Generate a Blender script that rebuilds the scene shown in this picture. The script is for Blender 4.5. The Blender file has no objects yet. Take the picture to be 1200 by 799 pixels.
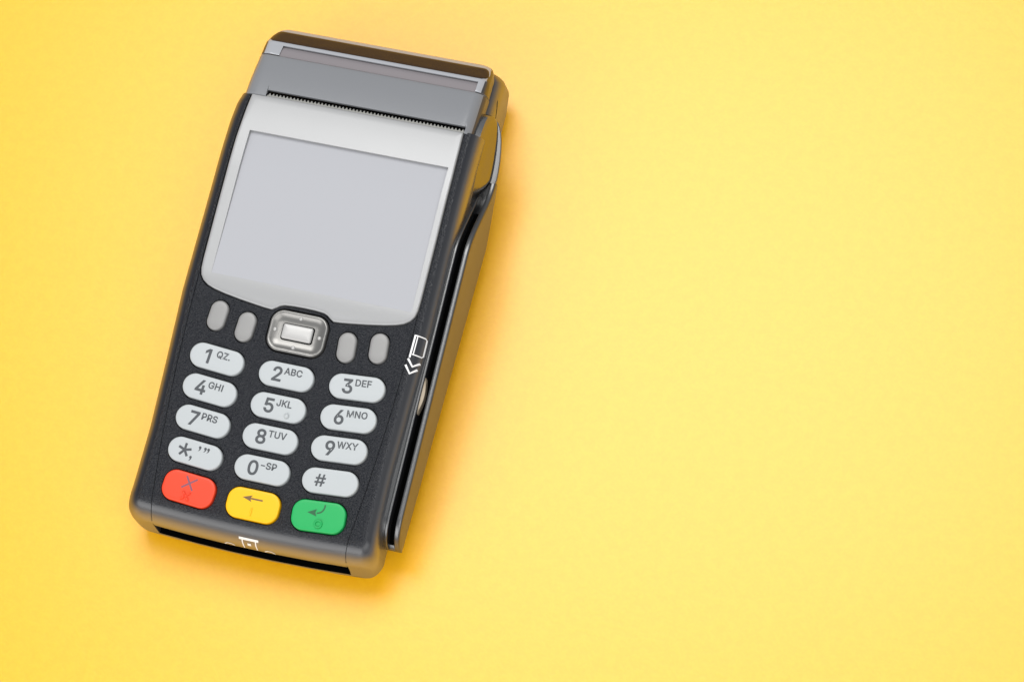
import bpy, bmesh, math, json, random
from mathutils import Matrix, Vector

random.seed(4)
sc = bpy.context.scene
COL = sc.collection
MM = 0.001

# ------------------------------------------------------------------ camera
CAM_POS = (252.740, -282.732, 903.440)          # millimetres
CAM_R = (0.96057999, 0.24933169, -0.12296258)
CAM_U = (-0.19232242, 0.91537572, 0.35369389)
CAM_B = (0.20074405, -0.31610281, 0.92724368)
cd = bpy.data.cameras.new('camera')
cam = bpy.data.objects.new('camera', cd)
COL.objects.link(cam)
cam.matrix_world = Matrix([[CAM_R[i], CAM_U[i], CAM_B[i], CAM_POS[i] * MM] for i in range(3)] + [[0, 0, 0, 1]])
cd.sensor_width = 36.0
cd.sensor_fit = 'HORIZONTAL'
cd.lens = 3735.874 / 1200 * 36.0
cd.clip_start = 0.05
cd.clip_end = 50
sc.camera = cam

# ------------------------------------------------------------------ light: a bright studio
w = bpy.data.worlds.new('World')
sc.world = w
w.use_nodes = True
bg = w.node_tree.nodes['Background']
bg.inputs[0].default_value = (0.93, 0.96, 1.0, 1)
bg.inputs[1].default_value = 0.40


def area(name, loc, aim, sx, sy, power, col=(1, 1, 1)):
    l = bpy.data.lights.new(name, 'AREA')
    l.shape = 'RECTANGLE'
    l.size, l.size_y, l.energy, l.color = sx, sy, power, col
    o = bpy.data.objects.new(name, l)
    COL.objects.link(o)
    o.location = loc
    o.rotation_euler = (Vector(aim) - Vector(loc)).to_track_quat('-Z', 'Y').to_euler()
    return o


area('softbox_lamp', (-0.05, 0.36, 0.88), (0.05, 0.05, 0.0), 0.62, 0.54, 6.0, (1.0, 0.99, 0.97))
area('fill_lamp', (0.55, -0.45, 0.95), (0.0, 0.0, 0.0), 0.9, 0.8, 5.0, (1.0, 0.99, 0.97))
area('front_lamp', (-0.25, -0.80, 0.55), (0.0, -0.05, 0.03), 1.0, 0.6, 5.8, (1.0, 0.99, 0.98))

sc.view_settings.view_transform = 'Standard'
sc.view_settings.look = 'None'
sc.view_settings.exposure = 0.0
sc.view_settings.gamma = 1.0
sc.view_settings.use_curve_mapping = False
sc.cycles.max_bounces = 8

GLYPHS = r'''{"0":[453,[[[227,-7],[191,-3],[158,7],[130,24],[105,48],[85,77],[69,113],[60,144],[53,178],[49,214],[48,254],[49,294],[53,330],[60,364],[69,395],[85,431],[106,461],[130,484],[159,502],[191,512],[227,516],[262,512],[295,502],[323,484],[348,461],[368,431],[384,395],[393,364],[400,330],[404,294],[405,254],[404,214],[400,178],[393,144],[384,113],[368,77],[348,48],[323,24],[295,7],[263,-3]],[[227,50],[250,52],[271,60],[290,74],[306,92],[320,116],[330,144],[338,176],[342,213],[344,254],[342,295],[338,332],[330,365],[320,393],[306,416],[290,435],[271,449],[250,457],[227,460],[203,457],[182,449],[163,435],[147,416],[134,393],[123,365],[115,332],[111,295],[109,254],[111,213],[115,176],[123,144],[134,116],[147,92],[163,74],[182,60],[203,52]]]],"1":[453,[[[276,509],[276,0],[212,0],[212,448],[209,448],[86,358],[86,427],[198,509]]]],"2":[453,[[[64,0],[64,47],[234,229],[282,282],[311,327],[316,341],[319,356],[320,371],[319,389],[315,405],[308,419],[298,431],[287,441],[273,449],[258,455],[241,458],[224,460],[205,458],[188,454],[172,447],[159,438],[148,427],[139,413],[132,398],[128,381],[127,362],[66,362],[68,391],[75,418],[86,442],[102,464],[121,482],[143,496],[168,507],[196,513],[225,516],[254,513],[281,507],[306,497],[328,482],[346,465],[361,445],[372,423],[379,398],[381,372],[380,354],[377,336],[371,318],[363,299],[351,280],[336,259],[267,180],[153,60],[153,57],[389,57],[389,0]]]],"3":[453,[[[218,-7],[188,-5],[159,1],[133,10],[108,22],[88,38],[70,57],[57,79],[48,104],[44,132],[109,132],[112,115],[118,100],[126,87],[137,76],[150,66],[165,59],[182,54],[200,51],[219,50],[239,51],[258,55],[275,61],[291,69],[304,80],[315,93],[323,108],[328,125],[329,145],[328,163],[323,180],[316,196],[306,211],[292,223],[275,234],[254,241],[229,246],[201,248],[157,248],[157,299],[288,448],[288,452],[70,452],[70,509],[372,509],[372,461],[211,278],[211,289],[247,290],[279,286],[308,276],[333,262],[354,244],[371,222],[383,198],[391,173],[393,145],[390,116],[383,90],[370,66],[354,45],[333,27],[309,12],[281,2],[251,-5]]]],"4":[453,[[[40,105],[40,158],[247,509],[311,509],[109,166],[109,163],[413,163],[413,105]],[[282,0],[282,121],[282,146],[282,318],[343,318],[343,0]]]],"5":[453,[[[221,-7],[192,-5],[165,1],[140,11],[118,25],[99,41],[83,60],[71,82],[63,105],[60,130],[122,130],[125,115],[130,102],[138,89],[148,78],[160,68],[173,60],[188,54],[204,51],[221,50],[241,51],[259,56],[276,64],[291,75],[304,89],[314,104],[322,122],[326,141],[328,162],[326,183],[321,203],[314,221],[303,237],[290,251],[275,262],[257,270],[238,275],[218,277],[167,268],[152,262],[139,255],[128,246],[67,253],[96,509],[366,509],[366,452],[151,452],[134,301],[136,301],[148,311],[162,318],[178,325],[194,330],[212,333],[229,334],[252,332],[274,328],[294,321],[313,311],[330,299],[345,285],[358,269],[370,251],[379,231],[386,210],[390,187],[391,163],[388,132],[381,102],[369,76],[352,52],[332,32],[309,15],[282,3],[253,-4]]]],"6":[453,[[[226,-7],[196,-4],[168,3],[142,15],[119,31],[100,51],[84,74],[73,101],[66,130],[64,162],[65,187],[71,212],[80,239],[93,268],[112,302],[137,340],[252,509],[322,509],[151,261],[145,261],[165,288],[196,307],[235,314],[265,312],[291,305],[316,295],[337,280],[355,262],[370,240],[380,215],[387,187],[389,157],[387,127],[379,98],[368,73],[352,50],[333,30],[310,14],[284,3],[257,-4]],[[226,48],[245,50],[263,55],[279,63],[293,73],[304,86],[314,101],[322,119],[326,137],[327,157],[326,178],[322,196],[314,213],[304,228],[293,241],[279,251],[263,259],[245,264],[226,265],[207,264],[190,259],[174,252],[160,241],[148,229],[138,214],[131,197],[126,179],[125,158],[126,138],[131,119],[138,102],[148,86],[160,73],[174,63],[190,55],[207,50]]]],"7":[453,[[[97,0],[323,448],[323,452],[62,452],[62,509],[391,509],[391,449],[165,0]]]],"8":[453,[[[300,265],[319,260],[335,252],[351,241],[365,228],[377,212],[387,195],[395,176],[399,156],[401,135],[398,109],[391,84],[378,62],[362,42],[341,25],[317,11],[289,1],[259,-5],[226,-7],[193,-5],[163,1],[136,11],[111,25],[91,42],[74,62],[62,84],[54,109],[52,135],[53,156],[58,176],[65,195],[75,212],[87,228],[101,241],[117,252],[134,260],[153,265]],[[153,258],[129,276],[109,289],[93,308],[80,330],[73,354],[70,380],[73,405],[79,429],[90,450],[106,469],[124,485],[146,498],[170,508],[197,514],[226,516],[255,514],[282,508],[306,498],[328,485],[346,469],[361,450],[373,429],[379,405],[382,380],[379,354],[372,330],[359,308],[343,289],[323,276],[300,258]],[[226,49],[248,50],[267,54],[285,60],[300,69],[313,79],[323,91],[331,106],[335,121],[337,139],[335,157],[330,173],[322,189],[312,202],[298,213],[283,223],[265,230],[247,234],[226,235],[206,234],[187,230],[169,223],[154,213],[140,202],[130,189],[122,173],[117,157],[115,139],[117,121],[121,106],[129,91],[139,79],[152,69],[167,60],[185,54],[205,50]],[[226,290],[244,291],[260,294],[274,300],[287,308],[298,318],[307,330],[314,344],[318,359],[319,376],[318,392],[314,407],[308,420],[299,432],[288,442],[275,449],[260,455],[244,459],[226,460],[208,459],[192,455],[177,449],[164,442],[153,432],[145,420],[138,407],[134,392],[133,376],[134,359],[138,344],[145,330],[154,318],[165,308],[178,300],[193,294],[209,291]]]],"9":[453,[[[226,516],[256,513],[285,506],[310,494],[333,478],[352,458],[368,434],[380,408],[387,378],[389,347],[387,322],[382,296],[373,270],[359,240],[340,207],[315,168],[200,0],[130,0],[301,248],[307,248],[287,221],[257,202],[218,195],[188,197],[161,203],[137,214],[116,229],[98,247],[83,269],[72,294],[66,321],[64,352],[66,382],[73,411],[85,436],[101,459],[120,479],[143,494],[168,506],[196,513]],[[226,460],[207,459],[190,454],[174,446],[160,435],[148,423],[138,407],[131,390],[127,372],[125,352],[127,331],[131,313],[138,295],[148,280],[160,268],[174,257],[190,250],[207,245],[226,243],[245,245],[263,249],[279,257],[293,267],[305,280],[314,295],[322,312],[326,330],[327,350],[326,371],[322,390],[314,407],[305,422],[293,435],[279,446],[263,454],[245,459]]]],"A":[480,[[[16,0],[201,509],[276,509],[463,0],[395,0],[287,302],[264,372],[232,478],[245,478],[213,371],[191,302],[85,0]],[[110,142],[110,199],[370,199],[370,142]]]],"B":[456,[[[60,0],[60,509],[241,509],[274,507],[304,501],[329,491],[350,477],[367,461],[381,442],[390,421],[396,398],[398,374],[397,353],[393,336],[387,320],[378,307],[368,295],[356,286],[315,267],[315,262],[331,260],[347,254],[363,245],[378,234],[391,220],[402,203],[411,184],[416,161],[418,136],[416,111],[410,88],[400,67],[386,48],[368,31],[344,18],[317,8],[284,2],[247,0]],[[125,57],[245,57],[281,60],[309,67],[330,80],[344,96],[353,115],[355,137],[354,153],[350,169],[342,184],[333,197],[320,209],[306,218],[289,225],[269,229],[248,231],[125,231]],[[125,285],[238,285],[256,287],[273,290],[288,296],[302,304],[314,314],[323,326],[330,340],[335,355],[336,372],[333,393],[326,412],[313,429],[294,442],[270,449],[240,452],[125,452]]]],"C":[510,[[[267,-7],[235,-5],[205,1],[177,11],[150,25],[126,42],[104,63],[86,88],[70,115],[57,146],[48,179],[42,215],[40,254],[42,293],[48,329],[57,362],[70,393],[86,421],[104,445],[126,466],[150,484],[177,498],[205,508],[235,514],[267,516],[293,514],[317,511],[340,504],[362,496],[383,485],[402,471],[419,456],[435,438],[448,418],[459,397],[467,373],[473,348],[408,348],[404,365],[397,380],[389,395],[357,428],[315,449],[267,456],[237,453],[209,445],[184,432],[161,414],[141,391],[125,364],[113,332],[106,295],[103,254],[106,213],[113,177],[125,145],[141,117],[161,94],[184,76],[210,63],[237,56],[267,53],[315,60],[357,81],[389,114],[408,160],[473,160],[467,135],[459,112],[448,91],[435,71],[420,53],[402,38],[383,24],[363,13],[341,5],[317,-2],[293,-6]]]],"D":[502,[[[219,0],[96,0],[96,57],[215,57],[254,60],[288,68],[318,81],[343,99],[363,122],[379,149],[390,181],[397,216],[399,255],[397,294],[390,329],[379,361],[364,388],[344,410],[320,428],[291,441],[258,449],[221,452],[93,452],[93,509],[225,509],[261,507],[294,501],[325,492],[353,478],[385,455],[412,426],[433,391],[446,361],[455,329],[460,293],[462,255],[460,217],[455,181],[446,149],[433,119],[417,92],[398,68],[376,48],[351,31],[322,17],[291,8],[256,2]],[[125,509],[125,0],[60,0],[60,509]]]],"E":[419,[[[60,0],[60,509],[372,509],[372,452],[125,452],[125,286],[355,286],[355,229],[125,229],[125,57],[375,57],[375,0]]]],"F":[410,[[[60,0],[60,509],[369,509],[369,452],[125,452],[125,278],[346,278],[346,221],[125,221],[125,0]]]],"G":[520,[[[269,-7],[236,-5],[205,1],[176,11],[149,25],[125,43],[104,64],[85,88],[69,116],[57,146],[47,179],[42,215],[40,254],[42,293],[47,329],[57,362],[69,393],[85,421],[103,445],[125,466],[149,484],[175,498],[203,508],[233,514],[265,516],[291,514],[316,510],[340,504],[363,494],[384,483],[403,469],[421,453],[436,436],[449,416],[460,395],[468,373],[474,349],[408,349],[387,393],[356,427],[315,448],[265,456],[236,453],[209,445],[183,432],[160,414],[141,392],[125,364],[113,332],[106,295],[103,254],[106,213],[113,177],[125,145],[141,117],[161,95],[184,76],[210,63],[238,56],[269,53],[296,55],[322,61],[345,71],[365,85],[382,102],[396,123],[407,147],[413,173],[415,202],[434,199],[283,199],[283,256],[478,256],[478,200],[475,160],[466,124],[451,91],[431,62],[406,38],[377,19],[344,5],[308,-4]]]],"H":[517,[[[60,0],[60,509],[125,509],[125,289],[392,289],[392,509],[457,509],[457,0],[392,0],[392,232],[125,232],[125,0]]]],"I":[230,[[[80,0],[152,0],[152,509],[80,509]]]],"J":[396,[[[185,-7],[143,-2],[106,11],[75,33],[57,55],[44,81],[36,111],[33,145],[33,173],[98,173],[98,145],[100,117],[108,93],[122,74],[139,61],[160,53],[185,50],[209,53],[230,61],[248,74],[261,93],[269,117],[272,145],[272,509],[336,509],[336,145],[334,111],[326,81],[313,55],[294,33],[263,11],[227,-2]]]],"K":[467,[[[104,145],[104,216],[139,261],[174,303],[212,344],[364,509],[448,509],[231,276],[228,276]],[[60,0],[60,509],[125,509],[125,334],[124,225],[125,193],[125,0]],[[372,0],[188,259],[228,309],[449,0]]]],"L":[393,[[[60,0],[60,509],[125,509],[125,57],[361,57],[361,0]]]],"M":[628,[[[60,0],[60,509],[152,509],[277,187],[287,159],[299,123],[311,84],[322,49],[307,49],[318,83],[330,121],[342,158],[352,187],[476,509],[568,509],[568,0],[504,0],[504,291],[504,327],[505,369],[506,413],[507,457],[513,457],[498,409],[482,363],[467,322],[456,291],[342,0],[286,0],[170,291],[159,321],[145,361],[129,408],[112,457],[119,457],[120,416],[121,372],[122,328],[122,291],[122,0]]]],"N":[523,[[[60,0],[60,509],[136,509],[343,183],[363,151],[388,107],[414,55],[405,54],[401,108],[399,157],[399,195],[399,509],[463,509],[463,0],[387,0],[202,290],[177,331],[148,381],[108,452],[119,454],[122,384],[124,328],[125,291],[125,0]]]],"O":[533,[[[267,-7],[235,-5],[205,1],[177,11],[150,25],[126,42],[105,63],[86,88],[70,115],[57,146],[48,179],[42,215],[40,254],[42,293],[48,329],[57,362],[70,393],[86,421],[105,445],[126,466],[150,484],[177,498],[205,508],[235,514],[267,516],[299,514],[329,508],[357,498],[384,484],[408,466],[429,445],[448,421],[464,393],[477,362],[486,329],[491,293],[493,254],[491,215],[486,179],[477,146],[464,115],[448,88],[429,63],[408,42],[384,25],[357,11],[329,1],[299,-5]],[[267,53],[296,55],[324,63],[349,76],[372,94],[392,116],[408,144],[420,176],[428,213],[430,254],[428,295],[420,332],[408,365],[392,392],[372,415],[349,433],[324,446],[296,453],[267,456],[237,453],[210,445],[184,433],[161,415],[142,392],[125,364],[113,332],[106,295],[103,254],[106,213],[113,176],[125,144],[142,117],[161,94],[184,76],[210,63],[237,55]]]],"P":[445,[[[60,0],[60,509],[235,509],[272,506],[305,499],[332,487],[356,471],[375,452],[390,430],[400,404],[407,377],[409,348],[407,318],[400,291],[390,265],[375,243],[356,223],[332,207],[305,195],[272,188],[235,186],[109,186],[109,242],[233,242],[257,244],[279,248],[297,256],[312,266],[324,279],[333,294],[339,310],[343,328],[344,348],[343,367],[339,385],[333,402],[324,416],[312,428],[297,439],[279,446],[257,451],[232,452],[125,452],[125,0]]]],"Q":[533,[[[245,159],[313,159],[369,85],[384,65],[468,-48],[401,-48],[346,27],[331,46]],[[267,-7],[235,-5],[205,1],[177,11],[150,25],[126,42],[105,63],[86,88],[70,115],[57,146],[48,179],[42,215],[40,254],[42,293],[48,329],[57,362],[70,393],[86,421],[105,445],[126,466],[150,484],[177,498],[205,508],[235,514],[267,516],[299,514],[329,508],[357,498],[384,484],[408,466],[429,445],[448,421],[464,393],[477,362],[486,329],[491,293],[493,254],[491,215],[486,179],[477,146],[464,115],[448,88],[429,63],[408,42],[384,25],[357,11],[329,1],[299,-5]],[[267,53],[296,55],[324,63],[349,76],[372,94],[392,116],[408,144],[420,176],[428,213],[430,254],[428,295],[420,332],[408,365],[392,392],[372,415],[349,433],[324,446],[296,453],[267,456],[237,453],[210,445],[184,433],[161,415],[142,392],[125,364],[113,332],[106,295],[103,254],[106,213],[113,176],[125,144],[142,117],[161,94],[184,76],[210,63],[237,55]]]],"R":[449,[[[60,0],[60,509],[236,509],[273,506],[305,500],[333,489],[356,473],[376,455],[390,433],[401,408],[407,381],[409,352],[407,323],[401,296],[390,271],[376,250],[356,232],[333,217],[305,206],[273,200],[236,198],[96,198],[96,255],[234,255],[258,256],[280,260],[298,267],[313,276],[325,287],[334,300],[340,316],[344,333],[345,352],[344,371],[340,389],[334,405],[325,419],[313,430],[298,440],[279,446],[258,451],[233,452],[125,452],[125,0]],[[353,0],[230,229],[303,229],[428,0]]]],"S":[447,[[[224,-9],[188,-7],[156,-1],[128,9],[102,23],[81,40],[64,60],[51,83],[42,109],[38,137],[104,137],[108,118],[114,102],[123,88],[136,76],[150,66],[166,59],[185,53],[204,50],[224,49],[246,50],[267,54],[286,60],[303,69],[317,79],[329,92],[338,106],[344,122],[346,139],[344,154],[340,168],[332,179],[322,189],[310,197],[296,205],[245,222],[184,239],[145,253],[112,269],[86,289],[67,313],[56,341],[52,372],[54,400],[62,425],[75,448],[92,468],[113,484],[138,498],[165,508],[195,514],[227,516],[259,514],[289,508],[316,498],[340,484],[360,468],[377,449],[390,427],[398,403],[401,378],[337,378],[332,402],[320,421],[302,437],[280,449],[254,456],[225,459],[204,457],[185,454],[167,448],[152,440],[139,430],[129,418],[121,405],[117,391],[115,376],[117,359],[122,345],[131,334],[142,324],[155,315],[169,308],[212,293],[264,279],[312,264],[359,238],[372,226],[384,213],[395,198],[402,180],[407,161],[408,139],[406,112],[399,87],[386,64],[370,43],[349,25],[323,11],[294,0],[261,-7]]]],"T":[449,[[[32,452],[32,509],[417,509],[417,452],[257,452],[257,0],[193,0],[193,452]]]],"U":[517,[[[259,-8],[220,-6],[186,2],[154,15],[126,33],[103,55],[85,80],[71,108],[63,140],[60,173],[60,509],[124,509],[124,178],[126,155],[132,133],[141,113],[153,95],[169,80],[187,68],[208,59],[232,53],[259,52],[285,53],[309,59],[331,68],[349,80],[364,95],[377,113],[385,133],[391,155],[393,178],[393,509],[457,509],[457,173],[454,140],[446,108],[433,80],[414,55],[391,33],[363,15],[332,2],[297,-6]]]],"V":[480,[[[204,0],[16,509],[84,509],[192,206],[215,137],[248,31],[235,31],[267,138],[290,206],[395,509],[463,509],[278,0]]]],"W":[686,[[[155,0],[16,509],[82,509],[163,196],[175,145],[187,94],[197,40],[189,40],[200,94],[211,145],[224,196],[306,509],[380,509],[462,196],[474,145],[486,94],[497,40],[488,40],[499,94],[510,145],[523,196],[603,509],[670,509],[530,0],[455,0],[368,323],[351,391],[336,475],[350,475],[335,395],[318,323],[230,0]]]],"X":[474,[[[18,0],[217,284],[217,236],[29,509],[104,509],[178,400],[204,361],[223,329],[243,292],[232,292],[252,329],[272,361],[298,400],[374,509],[446,509],[259,239],[259,287],[456,0],[382,0],[292,129],[268,165],[250,195],[230,231],[244,231],[225,196],[206,166],[182,129],[91,0]]]],"Y":[472,[[[203,0],[203,208],[16,509],[91,509],[192,344],[222,292],[250,230],[224,230],[251,293],[280,344],[381,509],[455,509],[268,208],[268,0]]]],"Z":[438,[[[42,0],[42,46],[273,385],[306,431],[341,476],[348,454],[285,452],[223,452],[40,452],[40,509],[397,509],[397,462],[169,129],[134,81],[97,33],[90,54],[152,57],[214,57],[399,57],[399,0]]]],".":[188,[[[95,-4],[83,-3],[73,1],[63,9],[55,18],[51,29],[50,41],[51,53],[55,64],[63,73],[73,81],[83,85],[95,87],[107,85],[118,81],[128,73],[135,64],[140,53],[141,41],[140,29],[135,18],[128,9],[118,1],[107,-3]]]],"#":[440,[[[242,0],[326,509],[377,509],[294,0]],[[10,140],[19,192],[400,192],[391,140]],[[64,0],[147,509],[198,509],[115,0]],[[40,316],[49,368],[429,368],[421,316]]]],"-":[430,[[[60,185],[360,185],[360,240],[60,240]]]]}'''

# ------------------------------------------------------------------ materials
MATS = {}


def mat(name, base, rough=0.5, metal=0.0, spec=0.5, coat=0.0, coat_rough=0.1):
    m = bpy.data.materials.new(name)
    m.use_nodes = True
    b = m.node_tree.nodes['Principled BSDF']
    b.inputs['Base Color'].default_value = (*base, 1)
    b.inputs['Roughness'].default_value = rough
    b.inputs['Metallic'].default_value = metal
    b.inputs['Specular IOR Level'].default_value = spec
    b.inputs['Coat Weight'].default_value = coat
    b.inputs['Coat Roughness'].default_value = coat_rough
    MATS[name] = m
    return m


def nd(m, t):
    return m.node_tree.nodes.new(t)


def lk(m, a, b):
    m.node_tree.links.new(a, b)


def grain(m, scale, strength, dist, detail=2.0, mask=False, rough_var=0.0):
    """fine moulded grain as a bump; with mask it fades where the surface turns over an edge"""
    tc = nd(m, 'ShaderNodeTexCoord')
    n = nd(m, 'ShaderNodeTexNoise')
    n.inputs['Scale'].default_value = scale
    n.inputs['Detail'].default_value = detail
    n.inputs['Roughness'].default_value = 0.6
    lk(m, tc.outputs['Object'], n.inputs['Vector'])
    bp = nd(m, 'ShaderNodeBump')
    bp.inputs['Strength'].default_value = strength
    bp.inputs['Distance'].default_value = dist
    lk(m, n.outputs['Fac'], bp.inputs['Height'])
    bs = m.node_tree.nodes['Principled BSDF']
    lk(m, bp.outputs['Normal'], bs.inputs['Normal'])
    if mask:
        g = nd(m, 'ShaderNodeNewGeometry')
        d = nd(m, 'ShaderNodeVectorMath')
        d.operation = 'DOT_PRODUCT'
        d.inputs[1].default_value = (0, -0.12187, 0.99255)
        lk(m, g.outputs['Normal'], d.inputs[0])
        mr = nd(m, 'ShaderNodeMapRange')
        mr.inputs['From Min'].default_value = 0.90
        mr.inputs['From Max'].default_value = 0.994
        mr.inputs['To Min'].default_value = 0.03
        mr.inputs['To Max'].default_value = strength
        lk(m, d.outputs['Value'], mr.inputs['Value'])
        lk(m, mr.outputs['Result'], bp.inputs['Strength'])
        mi = nd(m, 'ShaderNodeMapRange')         # IOR raised on the rims to strengthen their reflections
        mi.inputs['From Min'].default_value = 0.72
        mi.inputs['From Max'].default_value = 0.955
        mi.inputs['To Min'].default_value = 2.15
        mi.inputs['To Max'].default_value = 1.43
        lk(m, d.outputs['Value'], mi.inputs['Value'])
        me_ = nd(m, 'ShaderNodeMapRange')        # raised further on upright sides, to brighten what they reflect
        me_.inputs['From Min'].default_value = 0.25
        me_.inputs['From Max'].default_value = 0.78
        me_.inputs['To Min'].default_value = 2.2
        me_.inputs['To Max'].default_value = 0.0
        lk(m, d.outputs['Value'], me_.inputs['Value'])
        ad = nd(m, 'ShaderNodeMath')
        lk(m, mi.outputs['Result'], ad.inputs[0])
        lk(m, me_.outputs['Result'], ad.inputs[1])
        lk(m, ad.outputs[0], bs.inputs['IOR'])
        mq = nd(m, 'ShaderNodeMapRange')
        mq.inputs['From Min'].default_value = 0.72
        mq.inputs['From Max'].default_value = 0.955
        mq.inputs['To Min'].default_value = 0.36
        mq.inputs['To Max'].default_value = 0.28
        lk(m, d.outputs['Value'], mq.inputs['Value'])
        lk(m, mq.outputs['Result'], bs.inputs['Roughness'])
    if rough_var:
        n2 = nd(m, 'ShaderNodeTexNoise')
        n2.inputs['Scale'].default_value = 60
        n2.inputs['Detail'].default_value = 5
        lk(m, tc.outputs['Object'], n2.inputs['Vector'])
        mr2 = nd(m, 'ShaderNodeMapRange')
        r0 = bs.inputs['Roughness'].default_value
        mr2.inputs['To Min'].default_value = r0 - rough_var
        mr2.inputs['To Max'].default_value = r0 + rough_var
        lk(m, n2.outputs['Fac'], mr2.inputs['Value'])
        lk(m, mr2.outputs['Result'], bs.inputs['Roughness'])


grain(mat('black_grain', (0.007, 0.0085, 0.013), 0.28, spec=0.5), 1750, 1.0, 0.0007, 2.5, mask=True)
grain(mat('black_satin', (0.009, 0.010, 0.012), 0.33, spec=0.5), 1500, 0.05, 0.0002, rough_var=0.03)
MATS['black_satin'].node_tree.nodes['Principled BSDF'].inputs['IOR'].default_value = 2.2
grain(mat('side_gloss', (0.009, 0.010, 0.012), 0.2), 1500, 0.04, 0.0002)
MATS['side_gloss'].node_tree.nodes['Principled BSDF'].inputs['IOR'].default_value = 3.3
mat('void_black', (0.002, 0.002, 0.002), 0.9, spec=0.0)  # shade inside slots and gaps put into the colour, no gloss
grain(mat('lid_grey', (0.20, 0.207, 0.22), 0.24, spec=0.5), 2500, 0.05, 0.0001, rough_var=0.03)
mat('lid_dark_reflection', (0.05, 0.052, 0.057), 0.3)  # dark reflection on the lid's turned-down ends put into the colour
grain(mat('frame_grey', (0.35, 0.36, 0.385), 0.22, spec=0.6), 2500, 0.04, 0.0001)
mat('ledge_grey', (0.05, 0.05, 0.053), 0.28, spec=1.0)
mat('window_lilac', (0.23, 0.21, 0.22), 0.12, spec=0.6)
grain(mat('smoked_brown', (0.026, 0.016, 0.015), 0.22, spec=0.16), 90, 0.10, 0.002)
grain(mat('bezel_silver', (0.355, 0.358, 0.362), 0.37, metal=0.22, spec=0.4), 3500, 0.04, 0.0001, rough_var=0.02)
mat('screen_grey', (0.395, 0.40, 0.425), 0.6, spec=0.1)
grain(mat('key_white', (0.44, 0.465, 0.475), 0.38, spec=0.4), 1200, 0.05, 0.0001)
mat('key_red', (0.76, 0.058, 0.020), 0.40, spec=0.4)
mat('key_yellow', (0.86, 0.47, 0.003), 0.40, spec=0.4)
mat('key_green', (0.013, 0.37, 0.095), 0.40, spec=0.4)
mat('legend_grey', (0.060, 0.066, 0.073), 0.5)
mat('legend_violet', (0.20, 0.075, 0.11), 0.5)
mat('legend_brown', (0.16, 0.09, 0.03), 0.5)
mat('legend_green', (0.012, 0.10, 0.035), 0.5)
mat('ink_white', (0.80, 0.80, 0.80), 0.5)
mat('soft_key', (0.265, 0.262, 0.258), 0.42, metal=0.1)
mat('nav_metal', (0.24, 0.235, 0.225), 0.30, metal=0.7)
mat('nav_button', (0.46, 0.455, 0.445), 0.36, metal=0.2)
mat('tear_bar', (0.23, 0.23, 0.215), 0.45, metal=0.1)
mat('head_beige', (0.42, 0.35, 0.26), 0.4)

mt = mat('yellow_paper', (0.94, 0.52, 0.04), 0.37, spec=0.74)
mt.node_tree.nodes['Principled BSDF'].inputs['IOR'].default_value = 1.53
tc = nd(mt, 'ShaderNodeTexCoord')
n1 = nd(mt, 'ShaderNodeTexNoise')
n1.inputs['Scale'].default_value = 900
n1.inputs['Detail'].default_value = 6
n1.inputs['Roughness'].default_value = 0.65
n2 = nd(mt, 'ShaderNodeTexNoise')
n2.inputs['Scale'].default_value = 330
n2.inputs['Detail'].default_value = 5
for n in (n1, n2):
    lk(mt, tc.outputs['Object'], n.inputs['Vector'])
mx = nd(mt, 'ShaderNodeMath')
mx.operation = 'MULTIPLY_ADD'
mx.inputs[1].default_value = 1.4
lk(mt, n1.outputs['Fac'], mx.inputs[0])
lk(mt, n2.outputs['Fac'], mx.inputs[2])
bp = nd(mt, 'ShaderNodeBump')
bp.inputs['Strength'].default_value = 0.05
bp.inputs['Distance'].default_value = 0.0006
lk(mt, mx.outputs[0], bp.inputs['Height'])
bs = mt.node_tree.nodes['Principled BSDF']
lk(mt, bp.outputs['Normal'], bs.inputs['Normal'])
cr = nd(mt, 'ShaderNodeMix')
cr.data_type = 'RGBA'
cr.inputs[6].default_value = (0.92, 0.455, 0.001, 1)
cr.inputs[7].default_value = (0.95, 0.492, 0.003, 1)
mr_ = nd(mt, 'ShaderNodeMapRange')
mr_.inputs['From Min'].default_value = 0.98
mr_.inputs['From Max'].default_value = 1.42
lk(mt, mx.outputs[0], mr_.inputs['Value'])
lk(mt, mr_.outputs['Result'], cr.inputs[0])
lk(mt, cr.outputs[2], bs.inputs['Base Color'])

# ------------------------------------------------------------------ frames and helpers
# Everything on the terminal is measured in its deck frame: x across, y along, z out of the keypad deck (mm).
SL = math.radians(7.0)
H0 = 30.0
DECK = Matrix.Translation((0, 0, H0 * MM)) @ Matrix.Rotation(SL, 4, 'X')


def table_depth(y):
    return (H0 + y * math.sin(SL)) / math.cos(SL)


def clamp(v, a, b):
    return max(a, min(b, v))


def sstep(a, b, v):
    t = clamp((v - a) / (b - a), 0, 1)
    return t * t * (3 - 2 * t)


def interp(tab, v):
    if v <= tab[0][0]:
        return tab[0][1]
    for (a, fa), (b, fb) in zip(tab, tab[1:]):
        if v <= b:
            return fa + (fb - fa) * (v - a) / (b - a)
    return tab[-1][1]


def drop(y):
    return 0.0 if y < 50 else (y - 50) ** 2 / 208.0


def empty(name, parent=None):
    o = bpy.data.objects.new(name, None)
    o.empty_display_size = 0.02
    COL.objects.link(o)
    o.parent = parent
    return o


def finish(bm, sharp=35.0, smooth=True):
    bmesh.ops.recalc_face_normals(bm, faces=bm.faces)
    for f in bm.faces:
        f.smooth = smooth
    lim = math.radians(sharp)
    for e in bm.edges:
        if len(e.link_faces) == 2:
            e.smooth = e.calc_face_angle(0) < lim
        else:
            e.smooth = False


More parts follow.
